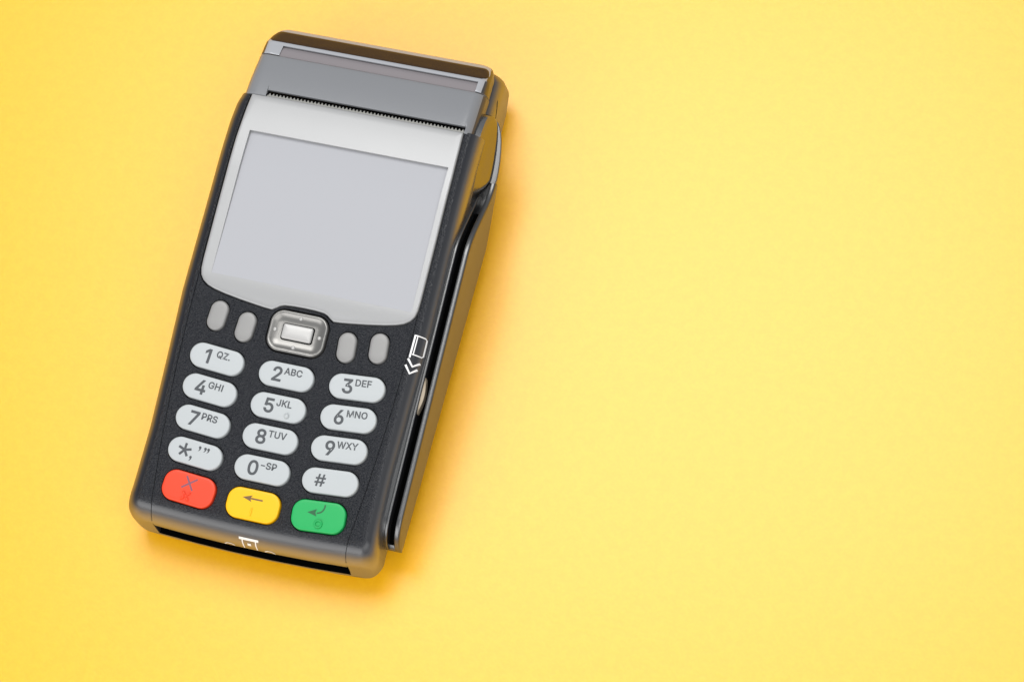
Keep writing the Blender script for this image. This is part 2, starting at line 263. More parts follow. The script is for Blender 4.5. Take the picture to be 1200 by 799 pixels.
def to_mesh(name, bm, m, sharp=35.0, smooth=True):
    finish(bm, sharp, smooth)
    bmesh.ops.scale(bm, vec=(MM, MM, MM), verts=bm.verts)
    me = bpy.data.meshes.new(name)
    bm.to_mesh(me)
    bm.free()
    me.materials.append(MATS[m])
    return me


def part(name, me, parent, loc=(0, 0, 0), rz=0.0, sub=False, label=None):
    """loc in mm: deck frame for parts of the terminal, the part's own frame for sub-parts"""
    o = bpy.data.objects.new(name, me)
    COL.objects.link(o)
    o.parent = parent
    M = Matrix.Translation(Vector(loc) * MM) @ Matrix.Rotation(rz, 4, 'Z')
    o.matrix_basis = M if sub else DECK @ M
    if label:
        o['label'] = label
    return o


def loft(bm, rings, close=True, cap0=True, cap1=True):
    vr = [[bm.verts.new(p) for p in r] for r in rings]
    n = len(vr[0])
    for a, b in zip(vr, vr[1:]):
        for i in range(n if close else n - 1):
            j = (i + 1) % n
            bm.faces.new((a[i], a[j], b[j], b[i]))
    if cap0:
        bm.faces.new(vr[0][::-1])
    if cap1:
        bm.faces.new(vr[-1])
    return vr


def rrect(wd, ht, r, seg=10):
    pts = []
    r = min(r, wd / 2 - 1e-3, ht / 2 - 1e-3)
    for cx, cy, a0 in ((wd / 2 - r, ht / 2 - r, 0), (-wd / 2 + r, ht / 2 - r, 90), (-wd / 2 + r, -ht / 2 + r, 180), (wd / 2 - r, -ht / 2 + r, 270)):
        for k in range(seg + 1):
            a = math.radians(a0 + 90 * k / seg)
            pts.append((cx + r * math.cos(a), cy + r * math.sin(a)))
    return pts


def rrect_rings(wd, ht, r, prof, seg=10):
    """prof: (inset, z) pairs"""
    return [[(x, y, z) for x, y in rrect(wd - 2 * i, ht - 2 * i, max(r - i, 0.15), seg)] for i, z in prof]


def prism(bm, pts, z0, z1):
    loft(bm, [[(x, y, z0) for x, y in pts], [(x, y, z1) for x, y in pts]])


def boxm(bm, x0, x1, y0, y1, z0, z1):
    prism(bm, [(x0, y0), (x1, y0), (x1, y1), (x0, y1)], z0, z1)


def offset_loop(pts, d):
    """push a closed loop outward by d"""
    n = len(pts)
    A = sum(pts[i][0] * pts[(i + 1) % n][1] - pts[(i + 1) % n][0] * pts[i][1] for i in range(n))
    s = 1 if A > 0 else -1
    out = []
    for i in range(n):
        a, b, c = Vector(pts[i - 1]), Vector(pts[i]), Vector(pts[(i + 1) % n])
        n1 = Vector(((b - a).y, -(b - a).x)).normalized()
        n2 = Vector(((c - b).y, -(c - b).x)).normalized()
        m = (n1 + n2)
        m = m / max(m.length_squared / 2, 0.4) if m.length > 1e-6 else n1
        out.append(tuple(b + m * d * s))
    return out


def resample(pts, step, closed=True):
    out = []
    n = len(pts)
    for i in range(n if closed else n - 1):
        a, b = Vector(pts[i]), Vector(pts[(i + 1) % n])
        k = max(1, round((b - a).length / step))
        for j in range(k):
            out.append(tuple(a.lerp(b, j / k)))
    if not closed:
        out.append(pts[-1])
    return out


def chaikin(pts, it=2, closed=True):
    for _ in range(it):
        q = []
        n = len(pts)
        for i in range(n if closed else n - 1):
            a, b = Vector(pts[i]), Vector(pts[(i + 1) % n])
            q += [tuple(a.lerp(b, 0.25)), tuple(a.lerp(b, 0.75))]
        pts = q if closed else [pts[0]] + q + [pts[-1]]
    return pts


def boolean(bm, cutters, op='DIFFERENCE'):
    """apply boolean cuts (each cutter a closed bmesh) and hand back a bmesh"""
    me = bpy.data.meshes.new('tmp')
    bmesh.ops.recalc_face_normals(bm, faces=bm.faces)
    bm.to_mesh(me)
    bm.free()
    ob = bpy.data.objects.new('tmp', me)
    COL.objects.link(ob)
    cs = []
    for c in cutters:
        bmesh.ops.recalc_face_normals(c, faces=c.faces)
        cm = bpy.data.meshes.new('tmp_cut')
        c.to_mesh(cm)
        c.free()
        co = bpy.data.objects.new('tmp_cut', cm)
        COL.objects.link(co)
        md = ob.modifiers.new('b', 'BOOLEAN')
        md.operation = op
        md.solver = 'EXACT'
        md.object = co
        cs.append(co)
    dg = bpy.context.evaluated_depsgraph_get()
    dg.update()
    res = bpy.data.meshes.new_from_object(ob.evaluated_get(dg))
    out = bmesh.new()
    out.from_mesh(res)
    for co in cs + [ob]:
        m_ = co.data
        bpy.data.objects.remove(co)
        bpy.data.meshes.remove(m_)
    bpy.data.meshes.remove(res)
    return out


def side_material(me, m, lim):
    """second colour on faces turned down at the sides"""
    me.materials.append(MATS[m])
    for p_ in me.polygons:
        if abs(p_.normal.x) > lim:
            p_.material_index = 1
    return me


def weighted(o):
    md = o.modifiers.new('weighted_normals', 'WEIGHTED_NORMAL')
    md.keep_sharp = True
    md.weight = 80
    return o


# ------------------------------------------------------------------ setting: the yellow paper
bm = bmesh.new()
bmesh.ops.create_grid(bm, x_segments=1, y_segments=1, size=1600)
me = to_mesh('tabletop', bm, 'yellow_paper')
top = bpy.data.objects.new('tabletop', me)
COL.objects.link(top)
top['kind'] = 'structure'

# ------------------------------------------------------------------ the terminal
T = empty('payment_terminal')
T['label'] = 'black handheld card payment terminal with blank grey screen lying on yellow paper'
T['category'] = 'payment terminal'

# ---- outline tables of the housing
HWL = [(-66, 39.6), (-50, 38.8), (-32, 38.4), (-10, 39.0), (11, 39.7), (44, 39.3), (66, 39.2), (72, 38.9), (75, 38.2), (78, 37.0), (82, 36.6), (93, 36.4), (98, 36.0), (100, 35.2), (101.2, 33.5)]
HWR = [(-66, 40.0), (-50, 39.0), (-32, 38.7), (-10, 39.2), (11, 39.8), (44, 39.7), (66, 39.6), (79, 39.5), (81.5, 39.2), (83, 38.2), (93, 37.8), (98, 37.5), (99.3, 37.1), (100.4, 36.2), (101.2, 34.6)]
Y_FRONT = -62.35


def corner(y):
    r = 5.5
    t = clamp(Y_FRONT + r - y, 0, r)
    return r - math.sqrt(max(r * r - t * t, 0))


def hwl(y):
    return interp(HWL, y) - corner(y)


def hwr(y):
    return interp(HWR, y) - corner(y)


def chin(y):
    t = (-52.8 - y) / 8.3                # a quarter round, then a nearly upright front
    if t <= 0:
        return 0.0
    if t <= 0.97:
        return 8.5 * (1 - math.sqrt(1 - t * t))
    return 6.434 + (t - 0.97) * 8.3 * 6.5


def top_depth(y):
    d = chin(y) + drop(y)
    if y > 77.5:
        d += 9.5
    elif y > 75.3:
        d += 4.0
    return d


def bow(x, y):
    return 1.4 * (x / 38.0) ** 2 * (1 - sstep(-62, -44, y))


FW, FD = 5.2, 6.0


def fil(y):
    lim = bot_depth(y) - top_depth(y)
    return FW, min(FD, 0.55 * lim)


def bot_depth(y):
    full = table_depth(y) - 0.08
    if y < -46:
        t = clamp((-46 - y) / (-46 - Y_FRONT), 0, 1)
        return full + (16.9 - full) * t ** 1.1
    if y > 92:
        return full - (y - 92) * 0.7
    return full


def body_z(x, y):
    """outer surface of the housing under (x, y)"""
    y0 = y
    for _ in range(4):
        y0 = y - bow(x, y0)
    w_, d_ = fil(y0)
    e = (hwr(y0) - x) if x > 0 else (hwl(y0) + x)
    z = -top_depth(y0)
    if e < w_:
        t = clamp(1 - e / w_, 0, 1)
        z -= d_ * (1 - math.sqrt(1 - t * t))
    return z


def section(y):
    L, R = hwl(y), hwr(y)
    w_, d_ = fil(y)
    t, b = top_depth(y), bot_depth(y)
    NF = 14
    hv = t + d_ + (b - t - d_) * 0.62
    pts = [(-L + 9, -b), (-L + 6.5, -b + 0.25 * min(1, b - t)), (-L + 1.2, -(hv + (b - hv) * 0.35)), (-L, -hv)]
    for k in range(NF + 1):
        a = math.radians(90 * k / NF)
        pts.append((-L + w_ - w_ * math.cos(a), -(t + d_) + d_ * math.sin(a)))
    for f in (0.012, 0.2, 0.4, 0.6, 0.8, 0.988):
        pts.append((-L + w_ + (L + R - 2 * w_) * f, -t))
    for k in range(NF + 1):
        a = math.radians(90 * (1 - k / NF))
        pts.append((R - w_ + w_ * math.cos(a), -(t + d_) + d_ * math.sin(a)))
    pts += [(R, -hv), (R - 1.2, -(hv + (b - hv) * 0.35)), (R - 6.5, -b + 0.25 * min(1, b - t)), (R - 9, -b)]
    return [(x, y + bow(x, y), z) for x, z in pts]


ys = [-52.8 - 8.3 * math.sin(math.radians(76 * k / 22)) for k in range(23)]
ys += [-60.9 + (Y_FRONT + 60.9) * k / 8 for k in range(1, 9)]
ys += [-51, -48, -45, -42, -38, -32, -25, -18, -10, 0, 11, 20, 30, 40, 48]
ys += [50 + 1.25 * k for k in range(20)] + [74.9, 75.29, 75.31, 76.4, 77.49, 77.51] + [79 + 1.0 * k for k in range(22)] + [100.6, 101, 101.2]
bm = bmesh.new()
loft(bm, [section(y) for y in sorted(ys)])

# ---- cuts: bezel recess, key openings, seams, front slot
half = [(0, 11.9), (3.2, 11.85), (6.2, 11.6), (7.5, 11.1), (8.4, 10.4), (9.7, 9.6), (12, 9.75), (15, 10.1), (20, 10.75), (25.2, 11.6), (28.6, 12.35), (30.9, 13.15), (32.6, 14.3), (33.7, 15.8), (34.2, 17.8), (34.35, 21), (34.4, 40), (34.35, 60), (34.0, 70), (33.7, 75.1)]
bez = half + [(-x, y) for x, y in half[::-1][:-1]]
bez = resample(bez, 0.9)


def prism_curved(bm, pts, depth, up):
    """closed cutter following the curved top: a block from depth below to up above the surface"""
    cols = [(x, y, -drop(y) - depth) for x, y in pts]
    tops = [(x, y, -drop(y) + up) for x, y in pts]
    loft(bm, [cols, tops])


cut1 = bmesh.new()
prism_curved(cut1, offset_loop(bez, 0.45), 2.2, 3)

KEYS = []          # (x, y, rz, width, height, radius, kind, text)
rows = [(-9.5, -8.65, 22.0), (-19.25, -18.25, 21.75), (-28.9, -27.9, 21.35), (-38.5, -37.8, 21.1), (-49.3, -48.55, 20.25)]
names = [('1', '2', '3'), ('4', '5', '6'), ('7', '8', '9'), ('*', '0', '#'), ('red', 'yellow', 'green')]
FAN = math.radians(4.3)
for (yc, yo, xo), nm in zip(rows, names):
    for x, y, rz, k in ((-xo, yo, -FAN, nm[0]), (0.1, yc, 0, nm[1]), (xo, yo, FAN, nm[2])):
        if k in ('red', 'yellow', 'green'):
            KEYS.append((x, y, rz, 16.3, 9.3, 3.7, k))
        else:
            KEYS.append((x, y, rz, 17.1, 7.6, 3.75, k))
SOFT = [(-25.3, 4.45, -FAN * 0.9), (-16.05, 2.7, -FAN * 0.8), (15.8, 2.65, FAN), (25.4, 4.3, FAN)]
SW, SH = 5.6, 9.3
NAV = (0.05, 3.85, 18.0, 12.7, 4.0)


def xf(pts, x, y, rz):
    c, s = math.cos(rz), math.sin(rz)
    return [(x + c * a - s * b, y + s * a + c * b) for a, b in pts]


cut2 = bmesh.new()
GAP = 0.38
for x, y, rz, kw, kh, kr, k in KEYS:
    prism(cut2, xf(rrect(kw + 2 * GAP, kh + 2 * GAP, kr + GAP, 8), x, y, rz), -2.5, 2)
for x, y, rz in SOFT:
    prism(cut2, xf(rrect(SW + 2 * GAP, SH + 2 * GAP, 2.8 + GAP, 8), x, y, rz), -2.5, 2)
prism(cut2, xf(rrect(NAV[2] + 1.0, NAV[3] + 1.0, NAV[4] + 0.5, 8), NAV[0], NAV[1], 0), -3.0, 2)

cut3 = bmesh.new()
seam = [(34.45, 16.5), (34.3, 3), (33.9, -12), (33.2, -24), (32.3, -37), (31.3, -47), (30.6, -54), (30.4, -57), (30.4, -59), (30.4, -60.2), (30.4, -60.9)]
seam = resample(seam, 2.0, closed=False)
for s in (-1, 1):
    rings = []
    for x, y in seam:
        z = body_z(x, y)
        a, b = s * x - 0.13, s * x + 0.13
        rings.append([(a, y, z - 0.5), (b, y, z - 0.5), (b, y, z + 0.6), (a, y, z + 0.6)])
    loft(cut3, rings)
cut4 = bmesh.new()
loft(cut4, [[(-30.6, y, -8.1), (30.6, y, -8.1), (30.3, y, -15.2), (-30.3, y, -15.2)] for y in (-80, -48)])
cut5 = bmesh.new()                       # parting line on the side of the printer end
boxm(cut5, 37.2, 45, 84.2, 105, -21.4, -20.9)
bm = boolean(bm, [cut1, cut2, cut3, cut4, cut5])
me = to_mesh('housing', bm, 'black_grain', 32)
weighted(part('housing', me, T))

bm = bmesh.new()
boxm(bm, -30.4, 30.4, -54, -50, -15.4, -7.9)
xs = [-30.2 + 60.4 * i / 24 for i in range(25)]
loft(bm, [[(x, Y_FRONT + 0.25 + bow(x, Y_FRONT), -15.4), (x, Y_FRONT + 0.25 + bow(x, Y_FRONT), -15.07), (x, -53.9, -15.07), (x, -53.9, -15.4)] for x in xs])
part('chip_card_slot', to_mesh('chip_card_slot', bm, 'void_black'), T)  # black back and floor carry the slot's inner shade as colour

# ------------------------------------------------------------------ display bezel and screen
SCR = (-30.7, 32.4, 17.0, 62.9)          # x0, x1, y0, y1


def ring_match(outer, rect):
    """points on the screen rectangle that face the outer loop, with corners kept"""
    x0, x1, y0, y1 = rect
    cx, cy = (x0 + x1) / 2, (y0 + y1) / 2
    out = []
    for x, y in outer:
        dx, dy = x - cx, y - cy
        k = min((x1 - cx) / abs(dx) if abs(dx) > 1e-6 else 1e9, (y1 - cy) / abs(dy) if abs(dy) > 1e-6 else 1e9)
        out.append([cx + dx * k, cy + dy * k])
    for px, py in ((x0, y0), (x0, y1), (x1, y0), (x1, y1)):
        i = min(range(len(out)), key=lambda q: (out[q][0] - px) ** 2 + (out[q][1] - py) ** 2)
        out[i] = [px, py]
    return [tuple(p) for p in out]


def bez_lift(y):
    return 0.35 - 0.5 * (1 - sstep(9.0, 17.5, y))        # the lower lip rolls down towards the keys


inner = ring_match(bez, SCR)
bm = bmesh.new()
rings = []
for ins, dz in ((0, -2.1), (0, -0.55), (0.06, -0.28), (0.22, -0.08), (0.5, 0.0)):
    lp = offset_loop(bez, -ins) if ins else bez
    rings.append([(x, y, -drop(y) + bez_lift(y) + dz) for x, y in lp])
base = offset_loop(bez, -0.5)
for f in (0.15, 0.3, 0.45, 0.6, 0.75, 0.88, 0.96):
    rings.append([(a[0] + (b[0] - a[0]) * f, a[1] + (b[1] - a[1]) * f, -drop(a[1] + (b[1] - a[1]) * f) + bez_lift(a[1] + (b[1] - a[1]) * f)) for a, b in zip(base, inner)])
rings.append([(x, y, -drop(y) + bez_lift(y)) for x, y in inner])


def scr_depth(y):
    return 0.05 + 1.25 * (y - 17.0) / 46.0


shr = [(x + (0.22 if x < 0 else -0.22) * (1 if abs(x - SCR[0]) < .01 or abs(x - SCR[1]) < .01 else 0), y - (0.22 if abs(y - SCR[3]) < .01 else 0)) for x, y in inner]
rings.append([(x, y, -drop(y) + 0.35 - scr_depth(y) - 0.3) for x, y in shr])
loft(bm, rings, cap0=False, cap1=False)
bezel = part('display_bezel', to_mesh('display_bezel', bm, 'bezel_silver', 40), T)
bm = bmesh.new()
g = []
for j in range(24):
    y = SCR[2] - 0.0 + (SCR[3] - SCR[2] + 0.1) * j / 23
    g.append([bm.verts.new((x, y, -drop(y) + 0.35 - scr_depth(y))) for x in (SCR[0] - 0.1, SCR[1] + 0.1)])
for a, b in zip(g, g[1:]):
    bm.faces.new((a[0], a[1], b[1], b[0]))
part('screen', to_mesh('screen', bm, 'screen_grey'), bezel, sub=True, label='blank light grey screen')

# ------------------------------------------------------------------ printer end: lid, tear bar, cover, windows
LIDW = [(74, 36.7), (80, 36.7), (88, 36.5), (93, 36.2), (97, 35.7), (99, 35.1), (100.5, 34.2), (101.6, 33.0)]


def lid_section(y, z, thick, skirt, ex=0.0):
    """top shell across x at height z, wrapping down both sides"""
    hw = interp(LIDW, y) + ex
    NF, w_, d_ = 10, interp([(88, 4.2), (94, 3.0)], y), interp([(88, 4.2), (94, 3.0)], y)
    o_, i_ = [], []
    o_.append((-hw, z - skirt))
    for k in range(NF + 1):
        a = math.radians(90 * k / NF)
        o_.append((-hw + w_ - w_ * math.cos(a), z - d_ + d_ * math.sin(a)))
    for f in (0.01, 0.25, 0.5, 0.75, 0.99):
        o_.append((-hw + w_ + (2 * hw - 2 * w_) * f, z))
    for k in range(NF + 1):
        a = math.radians(90 * (1 - k / NF))
        o_.append((hw - w_ + w_ * math.cos(a), z - d_ + d_ * math.sin(a)))
    o_.append((hw, z - skirt))
    i_ = [(hw - 1.6, z - skirt), (hw - 1.6, z - thick - 1), (hw - 5.5, z - thick), (-hw + 5.5, z - thick), (-hw + 1.6, z - thick - 1), (-hw + 1.6, z - skirt)]
    return [(x, y, zz) for x, zz in o_ + i_]


def lz(y):
    return -drop(y) + 0.75


# grey lid over the paper exit
bm = bmesh.new()
st = [(74.75, -0.35), (74.85, -0.12), (75.05, 0)] + [(75.6 + 0.75 * k, 0) for k in range(18)] + [(89.05, -0.03), (89.2, -0.15), (89.28, -0.35)]
loft(bm, [lid_section(y, lz(y) + dz, 1.5, 7.6) for y, dz in st])
c = bmesh.new()
boxm(c, -29.2, 33.9, 70, 77.0, -12, 4)
c2 = bmesh.new()
for x0 in (-29.2, 33.9):
    boxm(c2, x0 - 0.1, x0 + 0.1, 76.0, 79.4, lz(77.5) - 0.35, 4)
bm = boolean(bm, [c, c2])
lid = weighted(part('printer_lid', side_material(to_mesh('printer_lid', bm, 'lid_grey', 32), 'lid_dark_reflection', 0.80), T))

# saw-toothed tear bar in front of the paper exit
bm = bmesh.new()
boxm(bm, -29.0, 33.7, 74.95, 75.45, -drop(75.3) - 1.6, -drop(75.3) - 0.05)
p = 1.12
x = -28.9
while x < 33.0:
    prism(bm, [(x, 75.4), (x + p * 0.94, 75.4), (x + p * 0.47, 76.25)], -drop(76) - 0.75, -drop(76) - 0.25)
    x += p
part('tear_bar', to_mesh('tear_bar', bm, 'tear_bar', 20), T)

# rear cover: crest, sloping back
prof = [(89.52, 0.40), (89.58, 0.62), (89.75, 0.72)]
cv = [(y, lz(y) + dz - 0.75) for y, dz in prof]
cv += [(y, lz(y)) for y in (90.2, 91, 92, 92.8)]
zc = lz(93.6)
cv += [(93.4, zc + 0.05), (93.9, zc - 0.08), (94.3, zc - 0.32), (94.7, zc - 0.7), (95.4, zc - 1.4), (96.4, zc - 2.4), (97.4, zc - 3.4), (98.4, zc - 4.4), (99.3, zc - 5.35), (100.2, zc - 6.4), (100.9, zc - 7.6), (101.4, zc - 9.2), (101.6, zc - 11)]
bm = bmesh.new()
loft(bm, [lid_section(y, z, 1.2, 6.8 if y < 96 else max(3.2, 6.8 - 1.1 * (y - 96))) for y, z in cv])
c = bmesh.new()
loft(c, [[(-30.0, 85, -40), (33.3, 85, -40), (33.3, 85, 5), (-30.0, 85, 5)], [(-29.6, 93.15, -40), (33.0, 93.15, -40), (33.0, 93.15, 5), (-29.6, 93.15, 5)]])
bm = boolean(bm, [c])
cover = weighted(part('printer_cover', side_material(to_mesh('printer_cover', bm, 'frame_grey', 32), 'black_satin', 0.60), T))

bm = bmesh.new()
rings = []
for y, dz in ((89.15, -0.75), (89.5, -0.45), (90.4, -0.42), (91.5, -0.38), (92.1, -0.5), (93.1, -1.0)):
    z = lz(y) + dz
    rings.append([(-29.75, y, z - 1), (-29.75, y, z), (33.1, y, z), (33.1, y, z - 1)])
loft(bm, rings)
part('paper_window', to_mesh('paper_window', bm, 'window_lilac', 15), cover, sub=True)

bm = bmesh.new()                         # smoked strip along the sloping back
def back_z(y):
    return interp([(a, b) for a, b in cv], y)
def cover_z(x, y):
    hw = interp(LIDW, y)
    e_ = hw - abs(x)
    z = back_z(y)
    if e_ < 3.0:
        t = clamp(1 - e_ / 3.0, 0, 1)
        z -= 3.0 * (1 - math.sqrt(1 - t * t))
    return z


rows_ = [(94.35, 2.6, -0.1), (94.45, 2.2, 0.16), (95.0, 1.1, 0.2), (95.7, 0.75, 0.2), (96.4, 0.7, 0.2), (97.1, 0.75, 0.2), (97.8, 0.8, 0.2), (98.6, 1.0, 0.2), (99.2, 1.6, 0.18), (99.35, 1.9, -0.1)]
vr = []
NC = 30
for y, ins, lift in rows_:
    hw = interp(LIDW, y) - ins
    row = []
    for i in range(NC + 1):
        q = -math.cos(math.pi * i / NC)
        row.append(bm.verts.new((hw * q, y, cover_z(hw * q, y) + (lift if 0 < i < NC else -0.15))))
    vr.append(row)
for a, b in zip(vr, vr[1:]):
    for i in range(NC):
        bm.faces.new((a[i], a[i + 1], b[i + 1], b[i]))
part('smoked_strip', to_mesh('smoked_strip', bm, 'smoked_brown', 50), cover, sub=True)

# ------------------------------------------------------------------ swipe rail on the right side
def rail_top(y):
    t = 3.0
    if y < -43.5:
        q = clamp((-43.5 - y) / 8.6, 0, 1)
        t += 8.5 * (1 - math.sqrt(1 - q * q))
    if y > 38:
        t += 13.0 * sstep(38, 65, y) ** 1.0
    return t


def rail_bot(y):
    return min(table_depth(y) - 10.5, rail_top(y) + interp([(38, 30), (46, 20), (58, 8), (65, 3)], y))


def rail_section(y):
    t, b = rail_top(y), rail_bot(y)
    f = min(5.0, 0.6 * (b - t))
    ox = 44.25
    pr = [(37.0, -b), (37.0, -t - 0.9), (39.35, -t - 0.5), (39.5, -t - 0.14), (39.75, -t), (40.15, -t), (40.36, -t - 0.14), (40.45, -t - 0.4), (40.5, -t - f), (42.45, -t - f), (42.5, -t - 0.5), (42.62, -t - 0.18), (42.95, -t), (43.6, -t - 0.02), (44.0, -t - 0.2), (ox - 0.04, -t - 0.55), (ox, -t - 1.0), (ox + 0.05, -t - 0.55 * (b - t)), (ox - 0.1, -b + 0.5), (ox - 0.6, -b)]
    return [(x, y, z) for x, z in pr]


ry = [-52.05, -51.9, -51.6, -51.1, -50.4, -49.5, -48.5, -47.3, -46, -44.7, -43.5, -38, -30, -20, -10, 0, 10, 20, 30, 36] + [38 + 1.35 * k for k in range(20)] + [65]
bm = bmesh.new()
loft(bm, [rail_section(y) for y in ry])
rail = weighted(part('swipe_rail', to_mesh('swipe_rail', bm, 'black_satin', 40), T))
bm = bmesh.new()                         # side of the body swelling out to the end of the rail
rings = []
FLY = [(55, 0.0), (57, 0.06), (59, 0.2), (61, 0.45), (63, 0.75), (64.6, 0.95), (66, 1.0), (69, 0.97), (72, 0.9), (75, 0.80), (78, 0.66), (80.5, 0.5), (82.3, 0.34), (83.6, 0.18), (84.3, 0.0)]
for y, f in FLY:
    tp = drop(y) + 2.5 + (3.0 * (1 - f) ** 2 if y > 66 else 1.5 * (1 - f))
    xi, xo = 36.0, 39.55 + 3.0 * f
    d0 = 16.0
    pr = [(xi, -d0 - 6), (xi, -tp)]
    for k in range(9):
        q = k / 8
        x_ = 38.3 + 1.35 * math.sin(math.pi / 2 * min(1, q * 2)) + 3.0 * f * sstep(0.25, 1.0, q) ** 1.5
        pr.append((x_, -tp - (d0 - tp - 0.2) * q ** 1.15))
    pr.append((38.6, -d0 - 6))
    rings.append([(x, y, z) for x, z in pr])
loft(bm, rings)
weighted(part('side_flare', to_mesh('side_flare', bm, 'side_gloss', 40), rail, sub=True))
bm = bmesh.new()                         # narrow ledge along the foot of the swelling
rings = []
for y, f in FLY[5:]:
    xi = 39.65 + 3.0 * f - 0.05
    xo = max(xi + 0.12, xi + 1.65 * f ** 0.8)
    t = 16.0
    rings.append([(x, y, z) for x, z in [(xi - 1.5, -t - 5.0), (xi - 1.5, -t + 0.1), (xi, -t + 0.1), (xi + (xo - xi) * 0.75, -t), (xi + (xo - xi) * 0.93, -t - 0.12), (xo, -t - 0.5), (xo - 0.1, -t - 1.3), (xi - 1.0, -t - 5.0)]])
loft(bm, rings)
weighted(part('rail_ledge', to_mesh('rail_ledge', bm, 'ledge_grey', 40), rail, sub=True))
bm = bmesh.new()                         # floor of the slot, its shade painted in as dead black
loft(bm, [[(40.48, y, -rail_top(y) - 4.0), (42.47, y, -rail_top(y) - 4.0), (42.47, y, -rail_top(y) - 4.9), (40.48, y, -rail_top(y) - 4.9)] for y in ry[3:] if y < 55])
part('slot_floor', to_mesh('slot_floor', bm, 'void_black'), rail, sub=True)
bm = bmesh.new()                         # read head looking out of the slot wall
rings = []
for k in range(13):
    y = -12.0 + 11.5 * k / 12
    q = math.sin(math.pi * k / 12)
    rings.append([(40.3, y, -7), (40.42 + 0.95 * q, y, -7), (40.42 + 0.95 * q, y, -3.9), (40.3, y, -3.5)])
loft(bm, rings)
part('read_head', to_mesh('read_head', bm, 'head_beige', 50), rail, sub=True, label='beige magnetic read head inside the slot')

# ------------------------------------------------------------------ lettering
GL = json.loads(GLYPHS)


def area2(l):
    return sum(l[i - 1][0] * l[i][1] - l[i][0] * l[i - 1][1] for i in range(len(l)))


def inside(pt, l):
    c_ = False
    for i in range(len(l)):
        (x1, y1), (x2, y2) = l[i - 1], l[i]
        if (y1 > pt[1]) != (y2 > pt[1]) and pt[0] < (x2 - x1) * (pt[1] - y1) / (y2 - y1) + x1:
            c_ = not c_
    return c_


def thin_out(l):
    out = [l[0]]
    for p_ in l[1:]:
        if math.hypot(p_[0] - out[-1][0], p_[1] - out[-1][1]) > 0.07:
            out.append(p_)
    if len(out) > 3 and math.hypot(out[0][0] - out[-1][0], out[0][1] - out[-1][1]) < 0.07:
        out.pop()
    return out


def fill_mesh(groups, thick, bold=0.0):
    """groups: outlines [outer, hole, ...] in mm -> bmesh of thin raised print"""
    bm = bmesh.new()
    for gi, grp in enumerate(groups):
        cu = bpy.data.curves.new('tmp', 'CURVE')
        cu.dimensions = '2D'
        cu.fill_mode = 'BOTH'
        cu.extrude = thick
        for li, l in enumerate(grp):
            l = thin_out(l)
            if bold:
                l = offset_loop(l, bold if li == 0 else -bold)
            s = cu.splines.new('POLY')
            s.points.add(len(l) - 1)
            for q, (x, y) in zip(s.points, l):
                q.co = (x, y, 0, 1)
            s.use_cyclic_u = True
        ob = bpy.data.objects.new('tmp', cu)
        COL.objects.link(ob)
        dg = bpy.context.evaluated_depsgraph_get()
        me_ = bpy.data.meshes.new_from_object(ob.evaluated_get(dg))
        for v in me_.vertices:
            v.co.z += 0.004 * gi
        bm.from_mesh(me_)
        bpy.data.objects.remove(ob)
        bpy.data.curves.remove(cu)
        bpy.data.meshes.remove(me_)
    return bm


def text_groups(txt, cap, x0, ybase, spacing=1.0, sx=1.0):
    k = cap / 509.0
    groups = []
    x = x0
    for ch in txt:
        adv, loops = GL[ch]
        big = max(loops, key=lambda l: abs(area2(l)))
        sg = 1 if area2(big) > 0 else -1
        outs = [l for l in loops if area2(l) * sg > 0]
        holes = [l for l in loops if area2(l) * sg < 0]
        gr = [[o_] for o_ in outs]
        for h in holes:
            for g_ in gr:
                if inside(h[0], g_[0]):
                    g_.append(h)
                    break
        for g_ in gr:
            groups.append([[(x + px * k * sx, ybase + py * k) for px, py in l] for l in g_])
        x += adv * k * spacing * sx
    return groups, x


def legend(key, name, groups, z, m, bold=0.05):
    bm = fill_mesh(groups, 0.02, bold)
    return part(name, to_mesh(name, bm, m, 30, False), key, (0, 0, z), sub=True)


# ------------------------------------------------------------------ keys
KP = [(0, -2.2), (0, 0.40), (0.05, 0.68), (0.16, 0.88), (0.34, 0.98), (0.6, 1.01), (1.3, 1.02)]
ZK = 1.02
bm = bmesh.new()
loft(bm, rrect_rings(17.1, 7.6, 3.75, KP))
ME_KEY = {'white': to_mesh('key', bm, 'key_white', 60)}
for k in ('red', 'yellow', 'green'):
    bm = bmesh.new()
    loft(bm, rrect_rings(16.3, 9.3, 3.7, KP))
    ME_KEY[k] = to_mesh('key', bm, 'key_' + k, 60)
LET = {'1': 'QZ.', '2': 'ABC', '3': 'DEF', '4': 'GHI', '5': 'JKL', '6': 'MNO', '7': 'PRS', '8': 'TUV', '9': 'WXY', '0': '-SP'}


def dome(r, h, seg=16, rings=4):
    bm = bmesh.new()
    rr = []
    for j in range(rings):
        a = math.radians(90 * j / rings)
        rr.append([(r * math.cos(a) * math.cos(2 * math.pi * i / seg), r * math.cos(a) * math.sin(2 * math.pi * i / seg), h * math.sin(a)) for i in range(seg)])
    loft(bm, rr, cap0=False)
    return bm


def bars(segs, wd):
    """thin strokes: list of ((x0,y0),(x1,y1))"""
    out = []
    for (x0, y0), (x1, y1) in segs:
        d = Vector((x1 - x0, y1 - y0)).normalized() * wd / 2
        n_ = Vector((-d.y, d.x))
        out.append([[(x0 + n_.x, y0 + n_.y), (x0 - n_.x, y0 - n_.y), (x1 - n_.x, y1 - n_.y), (x1 + n_.x, y1 + n_.y)]])
    return out


